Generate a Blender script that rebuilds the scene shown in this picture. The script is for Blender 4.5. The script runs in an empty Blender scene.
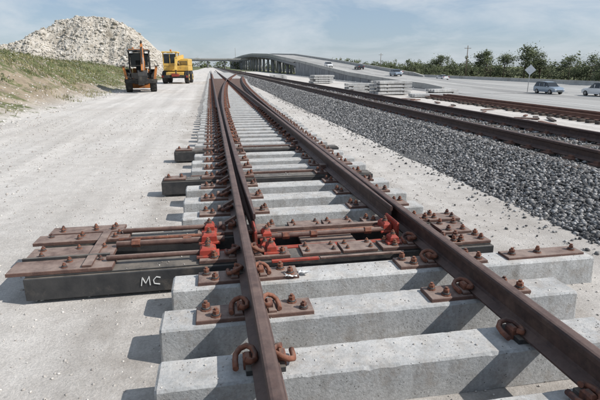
import bpy, math, random
import numpy as np
from mathutils import Vector, Matrix, noise as mnoise
random.seed(7); rng=np.random.default_rng(7)
scene=bpy.context.scene
R=math.radians
def clamp(v,a=0.,b=1.): return max(a,min(b,v))
def sstep(t): t=clamp(t); return t*t*(3-2*t)
def interp(x,pts):
    if x<=pts[0][0]: return pts[0][1]
    for (a,va),(b,vb) in zip(pts,pts[1:]):
        if x<=b: return va+(vb-va)*(x-a)/(b-a)
    return pts[-1][1]
def N(x,y,z=0,s=1.0): return mnoise.noise(Vector((x*s,y*s,z*s)))

# ---------------------------------------------------------------- materials
def new_mat(name):
    m=bpy.data.materials.new(name); m.use_nodes=True
    return m,m.node_tree.nodes,m.node_tree.links,m.node_tree.nodes['Principled BSDF']
def nz(n,l,scale,detail=6,rough=.6,vec=None,mapscale=None):
    t=n.new('ShaderNodeTexNoise'); t.inputs['Scale'].default_value=scale
    t.inputs['Detail'].default_value=detail; t.inputs['Roughness'].default_value=rough
    tc=n.new('ShaderNodeTexCoord'); src=tc.outputs['Object']
    if mapscale:
        mp=n.new('ShaderNodeMapping'); mp.inputs['Scale'].default_value=mapscale
        l.new(src,mp.inputs['Vector']); src=mp.outputs['Vector']
    l.new(src,t.inputs['Vector']); return t
def ramp(n,l,src,stops):
    r=n.new('ShaderNodeValToRGB'); e=r.color_ramp.elements
    e[0].position=stops[0][0]; e[0].color=(*stops[0][1],1)
    e[1].position=stops[-1][0]; e[1].color=(*stops[-1][1],1)
    for p,c in stops[1:-1]:
        k=e.new(p); k.color=(*c,1)
    l.new(src,r.inputs['Fac']); return r
def mix(n,l,fac,a,b,blend='MIX'):
    m=n.new('ShaderNodeMix'); m.data_type='RGBA'; m.blend_type=blend
    def setin(i,v):
        if isinstance(v,(tuple,list)): m.inputs[i].default_value=(*v[:3],1)
        elif isinstance(v,(int,float)): m.inputs[i].default_value=v
        else: l.new(v,m.inputs[i])
    setin(0,fac); setin(6,a); setin(7,b); return m.outputs[2]
def bump(n,l,b,h,strength,dist):
    k=n.new('ShaderNodeBump'); k.inputs['Strength'].default_value=strength; k.inputs['Distance'].default_value=dist
    l.new(h,k.inputs['Height']); l.new(k.outputs['Normal'],b.inputs['Normal'])
def upmask(n,l,amount,noise_scale=6,lo=.35,hi=.65):
    g=n.new('ShaderNodeNewGeometry'); s=n.new('ShaderNodeSeparateXYZ'); l.new(g.outputs['Normal'],s.inputs['Vector'])
    r=ramp(n,l,s.outputs['Z'],[(.75,(0,0,0)),(.97,(1,1,1))]).outputs['Color']
    q=ramp(n,l,nz(n,l,noise_scale,8,.7).outputs['Fac'],[(lo,(amount*.25,)*3),(hi,(amount,)*3)]).outputs['Color']
    return mix(n,l,1.,r,q,'MULTIPLY')
def noisemat(name,c1,c2,scale=8,rough=.8,metal=0,bs=.3,bd=.01,c3=None,c3scale=1.5,c3lo=.5,c3hi=.65,fine=60,dust=0,dustc=(.42,.36,.29)):
    m,n,l,b=new_mat(name)
    t=nz(n,l,scale); r=ramp(n,l,t.outputs['Fac'],[(.3,c1),(.7,c2)])
    col=r.outputs['Color']
    if c3:
        t2=nz(n,l,c3scale,8,.65); r2=ramp(n,l,t2.outputs['Fac'],[(c3lo,(0,0,0)),(c3hi,(1,1,1))])
        col=mix(n,l,r2.outputs['Color'],col,c3)
    if dust: col=mix(n,l,upmask(n,l,dust),col,dustc)
    l.new(col,b.inputs['Base Color']); b.inputs['Roughness'].default_value=rough; b.inputs['Metallic'].default_value=metal
    if bs: bump(n,l,b,nz(n,l,fine,5).outputs['Fac'],bs,bd)
    return m
M={}
M['rail']=noisemat('rail_rust',(.036,.021,.020),(.082,.046,.038),16,.62,0,.4,.003,(.12,.075,.058),5,.55,.72,90,.45,(.25,.175,.145))
M['plate']=noisemat('plate_rust',(.070,.038,.032),(.155,.085,.064),12,.72,0,.5,.004,(.20,.13,.10),7,.56,.70,80,.65,(.36,.29,.245))
M['clip']=noisemat('clip_rust',(.12,.044,.028),(.26,.10,.055),40,.8,0,.4,.003,(.07,.035,.03),9,.5,.62,120,.2)
M['steel']=noisemat('dark_steel',(.020,.021,.023),(.052,.050,.049),9,.6,0,.4,.004,(.14,.12,.10),4,.55,.75,80,.4)
M['red']=noisemat('red_paint',(.28,.030,.020),(.38,.055,.03),12,.7,0,.3,.002,(.12,.05,.035),14,.50,.63,90,.25,(.34,.2,.15))
M['white']=noisemat('white_paint',(.66,.66,.64),(.78,.78,.76),10,.6,0,.1,.002)
M['black']=noisemat('rubber',(.02,.02,.02),(.04,.038,.036),6,.85,0,.3,.01,(.12,.11,.09),3,.5,.8)
M['orange']=noisemat('orange_paint',(.42,.15,.035),(.52,.20,.05),4,.6,0,0,.01,(.16,.09,.06),3,.48,.68)
M['yellow']=noisemat('yellow_paint',(.60,.38,.08),(.70,.45,.11),3,.5,0,0,.01,(.30,.2,.09),2.5,.54,.75)
M['wood']=noisemat('creosote_wood',(.04,.032,.028),(.09,.07,.058),6,.9,0,.5,.01,(.17,.145,.12),3,.5,.75)
M['bark']=noisemat('bark',(.06,.045,.035),(.12,.09,.07),5,.95)
M['galv']=noisemat('galvanised',(.4,.41,.42),(.5,.5,.5),6,.5,.4,0)
M['polewood']=noisemat('pole_wood',(.12,.09,.07),(.2,.16,.12),3,.9,0,0)
M['barrier']=noisemat('barrier_concrete',(.36,.35,.33),(.46,.45,.42),1.2,.9,0,.2,.01,(.27,.26,.24),.4,.5,.7,8)
M['wallc']=noisemat('wall_concrete',(.22,.22,.225),(.30,.30,.30),.7,.9,0,.2,.01,(.15,.15,.155),.3,.5,.7,6)
M['panelrust']=noisemat('panel_rust',(.11,.055,.042),(.20,.105,.075),3,.85,0,0)
def plain(name,c,rough=.4,metal=0):
    m,n,l,b=new_mat(name); t=nz(n,l,5)
    r=ramp(n,l,t.outputs['Fac'],[(.3,tuple(x*.9 for x in c)),(.7,tuple(min(1,x*1.08) for x in c))])
    l.new(r.outputs['Color'],b.inputs['Base Color']); b.inputs['Roughness'].default_value=rough; b.inputs['Metallic'].default_value=metal
    return m
M['glass']=plain('dark_glass',(.03,.035,.04),.08)
M['car_white']=plain('car_white',(.72,.72,.72),.25); M['car_silver']=plain('car_silver',(.30,.36,.43),.25,.3)
M['car_blue']=plain('car_blue',(.06,.09,.17),.25); M['car_dark']=plain('car_dark',(.04,.04,.045),.25)
M['car_red']=plain('car_red',(.28,.03,.03),.25); M['lamp']=plain('tail_lamp',(.4,.02,.02),.2); M['chrome']=plain('trim',(.3,.3,.3),.3,.5)
M['signback']=plain('sign_aluminium',(.66,.67,.68),.5)

def concrete():
    m,n,l,b=new_mat('tie_concrete')
    base=ramp(n,l,nz(n,l,2.2,8,.65).outputs['Fac'],[(.3,(.37,.38,.38)),(.7,(.54,.54,.53))]).outputs['Color']
    tie=ramp(n,l,nz(n,l,1.,2,.5,mapscale=(.12,2.1,.1)).outputs['Fac'],[(.35,(.84,.84,.85)),(.65,(1.08,1.07,1.06))]).outputs['Color']
    c=mix(n,l,1.0,base,tie,'MULTIPLY')
    fine=ramp(n,l,nz(n,l,50,6,.75).outputs['Fac'],[(.35,(.70,.70,.69)),(.6,(1.03,1.03,1.03))]).outputs['Color']
    c=mix(n,l,1.0,c,fine,'MULTIPLY')
    st=ramp(n,l,nz(n,l,6,9,.75).outputs['Fac'],[(.50,(0,0,0)),(.68,(.75,.75,.75))]).outputs['Color']
    c=mix(n,l,st,c,(.25,.215,.18))
    rs=ramp(n,l,nz(n,l,3.3,9,.8).outputs['Fac'],[(.58,(0,0,0)),(.72,(.55,.55,.55))]).outputs['Color']
    c=mix(n,l,rs,c,(.24,.15,.10))
    drip=ramp(n,l,nz(n,l,1.,6,.6,mapscale=(9,9,1.2)).outputs['Fac'],[(.48,(0,0,0)),(.72,(.55,.55,.55))]).outputs['Color']
    c=mix(n,l,drip,c,(.21,.205,.195))
    c=mix(n,l,upmask(n,l,.55,9,.45,.65),c,(.62,.58,.53))
    v=n.new('ShaderNodeTexVoronoi'); v.inputs['Scale'].default_value=42
    tc=n.new('ShaderNodeTexCoord'); l.new(tc.outputs['Object'],v.inputs['Vector'])
    pr=ramp(n,l,v.outputs['Distance'],[(.10,(1,1,1)),(.20,(0,0,0))]).outputs['Color']
    pm=ramp(n,l,nz(n,l,9,2).outputs['Fac'],[(.45,(0,0,0)),(.52,(.9,.9,.9))]).outputs['Color']
    pf=mix(n,l,1.0,pr,pm,'MULTIPLY')
    c=mix(n,l,pf,c,(.10,.095,.09))
    l.new(c,b.inputs['Base Color']); b.inputs['Roughness'].default_value=.9
    bump(n,l,b,nz(n,l,70,6,.7).outputs['Fac'],.7,.006); return m
M['conc']=concrete()

def ground_mat():
    m,n,l,b=new_mat('ground_soil')
    a=n.new('ShaderNodeAttribute'); a.attribute_name='zone'
    sep=n.new('ShaderNodeSeparateColor'); l.new(a.outputs['Color'],sep.inputs['Color'])
    big=ramp(n,l,nz(n,l,.35,8,.6).outputs['Fac'],[(.3,(.57,.53,.485)),(.7,(.71,.68,.64))]).outputs['Color']
    streak=ramp(n,l,nz(n,l,1.0,7,.6,mapscale=(1.9,.06,1)).outputs['Fac'],[(.35,(.82,.815,.81)),(.62,(1.06,1.055,1.05))]).outputs['Color']
    c=mix(n,l,.9,big,streak,'MULTIPLY')
    med=ramp(n,l,nz(n,l,5,8,.75).outputs['Fac'],[(.32,(.80,.79,.78)),(.6,(1.04,1.04,1.04))]).outputs['Color']
    c=mix(n,l,.9,c,med,'MULTIPLY')
    fine=ramp(n,l,nz(n,l,60,6,.8).outputs['Fac'],[(.3,(.60,.60,.60)),(.6,(1.05,1.05,1.05))]).outputs['Color']
    c=mix(n,l,.9,c,fine,'MULTIPLY')
    v=n.new('ShaderNodeTexVoronoi'); v.inputs['Scale'].default_value=30
    tc=n.new('ShaderNodeTexCoord'); l.new(tc.outputs['Object'],v.inputs['Vector'])
    sp=ramp(n,l,v.outputs['Distance'],[(.10,(1,1,1)),(.22,(0,0,0))]).outputs['Color']
    sm=ramp(n,l,nz(n,l,2.5,4).outputs['Fac'],[(.5,(0,0,0)),(.62,(.6,.6,.6))]).outputs['Color']
    c=mix(n,l,mix(n,l,1.0,sp,sm,'MULTIPLY'),c,(.36,.34,.32))
    dk=n.new('ShaderNodeMath'); dk.operation='MULTIPLY'
    dn=ramp(n,l,nz(n,l,2.2,8,.75).outputs['Fac'],[(.38,(0,0,0)),(.66,(1,1,1))]); l.new(dn.outputs['Color'],dk.inputs[0]); l.new(sep.outputs['Blue'],dk.inputs[1])
    c=mix(n,l,dk.outputs[0],c,(.28,.245,.21))
    dirt=ramp(n,l,nz(n,l,1.1,9,.7).outputs['Fac'],[(.3,(.15,.115,.075)),(.55,(.28,.22,.15)),(.75,(.45,.39,.31))]).outputs['Color']
    grass=ramp(n,l,nz(n,l,2.2,9,.75).outputs['Fac'],[(.3,(.045,.06,.02)),(.5,(.10,.115,.04)),(.7,(.20,.17,.085))]).outputs['Color']
    gm=n.new('ShaderNodeMath'); gm.operation='ADD'; 
    nn=nz(n,l,.9,9,.75); ns=n.new('ShaderNodeMath'); ns.operation='MULTIPLY_ADD'; ns.inputs[1].default_value=2.0; ns.inputs[2].default_value=-1.0
    l.new(nn.outputs['Fac'],ns.inputs[0]); l.new(ns.outputs[0],gm.inputs[0]); l.new(sep.outputs['Red'],gm.inputs[1])
    gf=ramp(n,l,gm.outputs[0],[(.36,(0,0,0)),(.54,(1,1,1))]).outputs['Color']
    c=mix(n,l,sep.outputs['Green'],c,dirt)
    c=mix(n,l,gf,c,grass)
    l.new(c,b.inputs['Base Color']); b.inputs['Roughness'].default_value=.95
    h=mix(n,l,.5,nz(n,l,9,8,.75).outputs['Fac'],nz(n,l,55,6,.8).outputs['Fac'])
    bump(n,l,b,h,.7,.035); return m
M['ground']=ground_mat()
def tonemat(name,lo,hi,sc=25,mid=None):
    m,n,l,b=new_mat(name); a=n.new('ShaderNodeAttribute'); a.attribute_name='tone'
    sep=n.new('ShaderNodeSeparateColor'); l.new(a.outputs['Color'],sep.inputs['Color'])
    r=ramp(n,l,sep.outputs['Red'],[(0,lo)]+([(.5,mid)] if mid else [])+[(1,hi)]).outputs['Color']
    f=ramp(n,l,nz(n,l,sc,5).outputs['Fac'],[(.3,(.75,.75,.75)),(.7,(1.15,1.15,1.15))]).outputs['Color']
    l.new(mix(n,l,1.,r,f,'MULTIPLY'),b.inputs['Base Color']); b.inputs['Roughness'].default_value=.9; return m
M['stone']=tonemat('ballast_stone',(.06,.058,.058),(.42,.41,.40),25,(.18,.175,.17))
M['pebble']=tonemat('limestone_pebble',(.34,.31,.28),(.68,.65,.60))
M['pile']=tonemat('pile_stone',(.36,.325,.27),(.64,.60,.54),3)
M['bedmat']=noisemat('ballast_bed_mat',(.045,.043,.042),(.24,.235,.225),26,.95,0,1.0,.05,None,fine=22)
M['pileb']=noisemat('pile_base',(.38,.34,.28),(.60,.56,.50),1.6,.95,0,1.0,.25,(.28,.24,.185),.35,.5,.7,2.5)
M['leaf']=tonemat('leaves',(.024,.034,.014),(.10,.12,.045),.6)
M['blade']=tonemat('grass_blades',(.07,.10,.025),(.33,.28,.14),.6)
def roadmat():
    m,n,l,b=new_mat('road_concrete')
    c=ramp(n,l,nz(n,l,.25,8,.6,mapscale=(1,.15,1)).outputs['Fac'],[(.3,(.33,.32,.305)),(.7,(.43,.42,.395))]).outputs['Color']
    f=ramp(n,l,nz(n,l,6,6,.7).outputs['Fac'],[(.3,(.85,.85,.85)),(.7,(1.05,1.05,1.05))]).outputs['Color']
    s=ramp(n,l,nz(n,l,.5,4,.5,mapscale=(1,.01,1)).outputs['Fac'],[(.45,(1,1,1)),(.6,(.75,.75,.75))]).outputs['Color']
    c=mix(n,l,1.,mix(n,l,1.,c,f,'MULTIPLY'),s,'MULTIPLY')
    l.new(c,b.inputs['Base Color']); b.inputs['Roughness'].default_value=.85; return m
M['road']=roadmat()

# ---------------------------------------------------------------- mesh builder
class MB:
    def __init__(s): s.v=[]; s.f=[]; s.m=[]; s.mats=[]; s.smooth=[]
    def mi(s,k):
        if k not in s.mats: s.mats.append(k)
        return s.mats.index(k)
    def add(s,vs,fs,k,sm=False):
        o=len(s.v); s.v+= [tuple(p) for p in vs]; i=s.mi(k)
        for f in fs: s.f.append(tuple(o+a for a in f)); s.m.append(i); s.smooth.append(sm)
    def box(s,x0,x1,y0,y1,z0,z1,k,ch=0,T=None,tx=0,ty=0):
        if ch:
            vs=[(x0,y0,z0),(x1,y0,z0),(x1,y1,z0),(x0,y1,z0),
                (x0+tx,y0+ty,z1-ch),(x1-tx,y0+ty,z1-ch),(x1-tx,y1-ty,z1-ch),(x0+tx,y1-ty,z1-ch),
                (x0+tx+ch,y0+ty+ch,z1),(x1-tx-ch,y0+ty+ch,z1),(x1-tx-ch,y1-ty-ch,z1),(x0+tx+ch,y1-ty-ch,z1)]
            fs=[(3,2,1,0),(8,9,10,11)]
            for b in (0,4):
                for i in range(4): fs.append((b+i,b+(i+1)%4,b+4+(i+1)%4,b+4+i))
        else:
            vs=[(x0,y0,z0),(x1,y0,z0),(x1,y1,z0),(x0,y1,z0),(x0+tx,y0+ty,z1),(x1-tx,y0+ty,z1),(x1-tx,y1-ty,z1),(x0+tx,y1-ty,z1)]
            fs=[(3,2,1,0),(4,5,6,7)]+[(i,(i+1)%4,4+(i+1)%4,4+i) for i in range(4)]
        if T is not None: vs=[T@Vector(p) for p in vs]
        s.add(vs,fs,k)
    def tube(s,pts,r,k,seg=8,T=None,sm=True,cap=True):
        pts=[Vector(p) for p in pts]; rs=r if isinstance(r,(list,tuple)) else [r]*len(pts)
        vs=[];up=None
        for i,p in enumerate(pts):
            d=(pts[min(i+1,len(pts)-1)]-pts[max(i-1,0)]).normalized()
            if up is None: up=Vector((0,0,1)) if abs(d.z)<.9 else Vector((1,0,0))
            a=d.cross(up).normalized(); b=a.cross(d).normalized(); up=b
            for j in range(seg):
                t=2*math.pi*j/seg; vs.append(p+(a*math.cos(t)+b*math.sin(t))*rs[i])
        fs=[(i*seg+j,i*seg+(j+1)%seg,(i+1)*seg+(j+1)%seg,(i+1)*seg+j) for i in range(len(pts)-1) for j in range(seg)]
        if T is not None: vs=[T@p for p in vs]
        s.add(vs,fs,k,sm)
        if cap:
            o=len(s.v)-len(vs); i=s.mi(k)
            s.f.append(tuple(o+j for j in range(seg))); s.m.append(i); s.smooth.append(False)
            e=o+(len(pts)-1)*seg; s.f.append(tuple(e+j for j in reversed(range(seg)))); s.m.append(i); s.smooth.append(False)
    def beam(s,p,q,w,h,k,T=None):
        p=Vector(p);q=Vector(q);d=(q-p); L=d.length; d.normalize()
        side=d.cross(Vector((0,0,1)))
        if side.length<.05: side=Vector((1,0,0))
        side.normalize(); up=side.cross(d).normalized()
        vs=[]
        for c in (p,q):
            for a,b in ((-1,-1),(1,-1),(1,1),(-1,1)): vs.append(c+side*a*w/2+up*b*h/2)
        if T is not None: vs=[T@x for x in vs]
        s.add(vs,[(0,1,2,3),(7,6,5,4)]+[(i,4+i,4+(i+1)%4,(i+1)%4) for i in range(4)],k)
    def obj(s,name,parent=None,bevel=0):
        me=bpy.data.meshes.new(name); me.from_pydata(s.v,[],s.f)
        for k in s.mats: me.materials.append(M[k])
        me.polygons.foreach_set('material_index',s.m); me.polygons.foreach_set('use_smooth',s.smooth)
        o=bpy.data.objects.new(name,me); scene.collection.objects.link(o)
        import bmesh
        bm=bmesh.new(); bm.from_mesh(me); bmesh.ops.recalc_face_normals(bm,faces=bm.faces); bm.to_mesh(me); bm.free()
        if parent: o.parent=parent
        if bevel:
            b=o.modifiers.new('bevel','BEVEL'); b.width=bevel; b.segments=2; b.limit_method='ANGLE'; b.angle_limit=R(40)
        return o
def empty(name,loc=(0,0,0)):
    e=bpy.data.objects.new(name,None); scene.collection.objects.link(e); e.location=loc; return e
def npmesh(name,V,F,tone,mat,parent=None):
    me=bpy.data.meshes.new(name); V=np.asarray(V,np.float32); F=np.asarray(F,np.int32); k=F.shape[1]
    me.vertices.add(len(V)); me.vertices.foreach_set('co',V.ravel())
    me.loops.add(F.size); me.loops.foreach_set('vertex_index',F.ravel())
    me.polygons.add(len(F)); me.polygons.foreach_set('loop_start',np.arange(0,F.size,k,dtype=np.int32))
    me.update(calc_edges=True)
    ca=me.color_attributes.new('tone','FLOAT_COLOR','POINT')
    c=np.ones((len(V),4),np.float32); c[:,:3]=np.asarray(tone)[:,None]; ca.data.foreach_set('color',c.ravel())
    me.materials.append(M[mat]); o=bpy.data.objects.new(name,me); scene.collection.objects.link(o)
    if parent: o.parent=parent
    return o
ph=(1+5**.5)/2
ICO=np.array([(-1,ph,0),(1,ph,0),(-1,-ph,0),(1,-ph,0),(0,-1,ph),(0,1,ph),(0,-1,-ph),(0,1,-ph),(ph,0,-1),(ph,0,1),(-ph,0,-1),(-ph,0,1)])/1.902
ICF=np.array([(0,11,5),(0,5,1),(0,1,7),(0,7,10),(0,10,11),(1,5,9),(5,11,4),(11,10,2),(10,7,6),(7,1,8),(3,9,4),(3,4,2),(3,2,6),(3,6,8),(3,8,9),(4,9,5),(2,4,11),(6,2,10),(8,6,7),(9,8,1)])
def stones(name,P,size,mat,parent=None,flat=.75):
    n=len(P); q=rng.normal(size=(n,4)); q/=np.linalg.norm(q,axis=1)[:,None]; w,x,y,z=q.T
    Rm=np.stack([1-2*(y*y+z*z),2*(x*y-z*w),2*(x*z+y*w),2*(x*y+z*w),1-2*(x*x+z*z),2*(y*z-x*w),2*(x*z-y*w),2*(y*z+x*w),1-2*(x*x+y*y)],1).reshape(n,3,3)
    sc=rng.uniform(.5,1.25,(n,1,3))*np.asarray(size)[:,None,None]
    V=ICO[None]*(1+rng.uniform(-.32,.32,(n,12,1)))*sc
    V=np.einsum('nij,nkj->nki',Rm,V); V[:,:,2]*=flat; V+=np.asarray(P)[:,None,:]
    F=ICF[None]+(np.arange(n)*12)[:,None,None]
    t=np.repeat(rng.uniform(0,1,n)**1.3,12)
    return npmesh(name,V.reshape(-1,3),F.reshape(-1,3),t,mat,parent)

# ---------------------------------------------------------------- terrain
def crest(y): return interp(y,[(-40,3.0),(25,2.75),(40,2.25),(60,1.75),(85,1.1),(140,.6),(400,.3)])
def gz(x,y):
    z=0
    if x<-5.6:
        foot=-6.3-.6*N(3,y,0,.12)-.02*max(0,y-30)
        t=(foot-x)/5.8
        z=crest(y)*sstep(t)
        if t>0:z+=min(1,t*2)*(.25*N(x,y,0,.25)+.20*N(x,y,3,.8)+.09*N(x,y,5,2.2))
    elif x>8: z=interp(x,[(8,0),(11.5,-.7),(22,-.85),(28,-2.0),(400,-2.2)])
    if -6<x<3.5: z+=.012*N(x,y,0,.7)-(.025 if abs(x+2.9)<.28 or abs(x+4.7)<.28 else 0)*(.5+N(9,y,0,.2))
    return z
def axis(segs):
    out=[]
    for a,b,st in segs:
        k=max(1,round((b-a)/st)); out+=[a+(b-a)*i/k for i in range(k)]
    out.append(segs[-1][1]); return out
xs=axis([(-2500,-300,300),(-300,-60,20),(-60,-16,2),(-16,-5,.3),(-5,4,.25),(4,8,.8),(8,30,1.),(30,100,7),(100,400,50),(400,3500,400)])
ys=axis([(-200,-20,20),(-20,0,2),(0,50,.4),(50,120,1.5),(120,400,14),(400,4000,300)])
V=[];zone=[]
for y in ys:
    for x in xs:
        V.append((x,y,gz(x,y)))
        g=0;d=0;bl=0
        if x<-6:
            t=(-6.3-x)/5.8; d=sstep((t)*3.5)*.95
            g=.20+.36*sstep(t*1.1) if t>0 else 0
            if y<22 and t>0: g+=.16
            if y>24: g+=.22*sstep((y-24)/18)
            if x<-12.5: g=.8
            g=min(g,1.2)
        if x>74: g=1.3
        if y>240 and not(-6<x<9): g=1.3
        if 9.5<x<28: g=max(g,.05); bl=.25
        if -.9<x<2.9 and y<60: bl=.75
        if 2.6<x<4.2: bl=.35
        zone.append((g,d,bl,1))
nx=len(xs)
F=[(j*nx+i,j*nx+i+1,(j+1)*nx+i+1,(j+1)*nx+i) for j in range(len(ys)-1) for i in range(nx-1)]
me=bpy.data.meshes.new('ground'); me.from_pydata(V,[],F); me.materials.append(M['ground'])
ca=me.color_attributes.new('zone','FLOAT_COLOR','POINT'); ca.data.foreach_set('color',np.array(zone,np.float32).ravel())
me.polygons.foreach_set('use_smooth',[True]*len(F))
g=bpy.data.objects.new('ground',me); scene.collection.objects.link(g)
n=11000; yy=1.2+rng.uniform(0,1,n)**1.7*18; xx=rng.uniform(-6,3.8,n)
stones('loose_pebbles',np.stack([xx,yy,np.full(n,.003)],1),rng.uniform(.003,.010,n)*(1+yy*.05)*np.where(rng.uniform(0,1,n)>.97,1.9,1),'pebble')

# ---------------------------------------------------------------- rails
PROF=[(-.070,0),(.070,0),(.070,.011),(.018,.032),(.010,.05),(.010,.125),(.034,.138),(.036,.165),(.030,.176),(.018,.180),(-.018,.180),(-.030,.176),(-.036,.165),(-.034,.138),(-.010,.125),(-.010,.05),(-.018,.032),(-.070,.011)]
def sweep_rail(mb,path,z0,k='rail',wf=None):
    n=len(PROF); vs=[]
    for i,(x,y) in enumerate(path):
        w=wf(y) if wf else 1
        for a,b in PROF: vs.append((x+a*w,y,z0+b))
    fs=[(i*n+j,i*n+(j+1)%n,(i+1)*n+(j+1)%n,(i+1)*n+j) for i in range(len(path)-1) for j in range(n)]
    fs+= [tuple(range(n)),tuple((len(path)-1)*n+j for j in reversed(range(n)))]
    mb.add(vs,fs,k)
Y0=3.7; XL=.20; XR=1.70; TZ=.22; RZ=.25
def dd(y):
    s=y-Y0
    if s<0: return 0
    if s>62: return dd(Y0+62)+(s-62)*.078
    return .004*s+.0006*s*s
turn=empty('railroad_switch')
yr=axis([(-2,60,1.0),(60,170,4)])
for nm,fx,ya,wf in (('left_stock_rail',lambda y:XL,-2,None),('right_stock_rail',lambda y:XR+dd(y),-2,None),
    ('left_switch_point',lambda y:XL+dd(y)+.125*clamp(1-(y-Y0)/14),4.0,lambda y:clamp(.35+(y-4)/2.5)),
    ('right_switch_point',lambda y:XR-.078*clamp(1-(y-Y0)/13),4.0,lambda y:clamp(.35+(y-4)/2.5))):
    mb=MB(); p=[(fx(y),y) for y in ([ya]+[a for a in yr if a>ya])]
    sweep_rail(mb,p,RZ-(0 if wf is None else .004),'rail',wf); mb.obj(nm,turn)

ties=[]
for y in (.8,1.38,1.95): ties.append((y,-.34,2.25,'c'))
ties.append((2.49,-.37,2.40,'c')); ties.append((3.0,-.34,2.98,'c'))
ties.append((3.42,-1.42,2.35,'s')); ties.append((4.04,-1.5,2.4,'s'))
y=4.58;i=0
while y<120:
    kind='c'; xl=-.35+random.uniform(-.03,.03)
    if i in (3,7): kind='s'; xl=-.72
    xr=XR+.56+dd(y)+random.uniform(-.04,.08)
    ties.append((y,xl,xr,kind)); y+= .58+random.uniform(-.02,.02); i+=1
mc=MB(); ms=MB(); dust=[]; mn=MB()
def cast_tie(mb,xl,xr,y,T):
    # near ties: cast section with slightly chipped, wandering edges
    k=90; L=xr-xl; vs=[]
    st=[0,.006,.014]+[L*i/k for i in range(1,k)]+[L-.014,L-.006,L]
    for q,x in enumerate(st):
        e=min(x,L-x); shrink=.012*clamp(1-e/.014)
        def c(s): 
            a=.011+.003*N(x,y*9,s,14); b_=N(x*1.,y*7+s*3,s*5,22)
            return a+(.016*(b_-.28) if b_>.28 else 0)
        a,b=c(1),c(2); z=TZ-shrink*.8
        w=.002*N(x,y,4,5)
        vs+=[(x,shrink*.3,0),(x,.010+w+shrink,z-a),(x,.012+a+w+shrink,z),(x,.258-b-shrink,z),(x,.260-shrink,z-b),(x,.27-shrink*.3,0)]
    m=6
    fs=[(i*m+j,i*m+(j+1)%m,(i+1)*m+(j+1)%m,(i+1)*m+j) for i in range(len(st)-1) for j in range(m)]+[tuple(range(m)),tuple((len(st)-1)*m+j for j in reversed(range(m)))]
    mb.add([T@Vector(p) for p in vs],fs,'conc')
for (y,xl,xr,k) in ties:
    if k=='c':
        T=Matrix.Translation((xl,y,0))@Matrix.Rotation(random.uniform(-.004,.004),4,'Z')
        if y<9: cast_tie(mn,xl,xr,y,T)
        else: mc.box(0,xr-xl,0,.27,.0,TZ,'conc',ch=.010+random.uniform(0,.006),ty=.012,T=T)
    else:
        ms.box(xl,xr,y,y+.24,.03,TZ-.015,'steel',ch=.006)
        ms.box(xl+.01,xr-.02,y+.02,y+.22,TZ-.0149,TZ-.002,'steel')
    if y<14:
        for _ in range(80): dust.append((random.uniform(xl+.03,xr-.03),y+random.uniform(.03,.23),TZ+.002))
mn.obj('cast_concrete_ties',turn); mc.obj('concrete_ties',turn,.003); ms.obj('steel_switch_ties',turn,.004)
stones('grit_on_ties',np.array(dust),rng.uniform(.002,.008,len(dust)),'pebble',turn)

ECLIP=[(.10,-.05,.008),(.10,.0,.010),(.095,.035,.016),(.07,.055,.028),(.035,.052,.040),(.008,.028,.042),(-.006,-.002,.034),(.0,-.034,.030),(.022,-.05,.034),(.045,-.042,.04)]
def clip(mb,x,y,z,sgn,sc=1.):
    flip=random.choice((-1,1)); j=random.uniform(.9,1.1); jz=random.uniform(.9,1.15)
    mb.tube([(x+sgn*(.052+a*.85*sc),y+b*flip*sc*j,z+.004+c*1.05*sc*jz) for a,b,c in ECLIP],.0135*sc,'clip',8)
    mb.box(x+sgn*.088-.022,x+sgn*.088+.022,y-.035,y+.035,z-.015,z+.05,'clip',ch=.012)
    mb.box(x+sgn*.05-.018,x+sgn*.05+.018,y-.045,y+.045,z+.004,z+.026,'steel')
def bolt(mb,x,y,z,k='clip',s=1.):
    s*=random.uniform(.9,1.1)
    mb.tube([(x,y,z-.005),(x,y,z+.008)],.030*s,k,10,sm=False); 
    mb.tube([(x,y,z+.008),(x,y,z+.014),(x,y,z+.018)],[.024*s,.026*s,.02*s],'steel',10)
    mb.tube([(x,y,z+.016),(x,y,z+.038*s)],.021*s,k,random.choice((4,6)),sm=False); mb.tube([(x,y,z+.03*s),(x,y,z+.052*s)],.011*s,k,6,sm=False)
mp=MB(); mf=MB()
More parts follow.
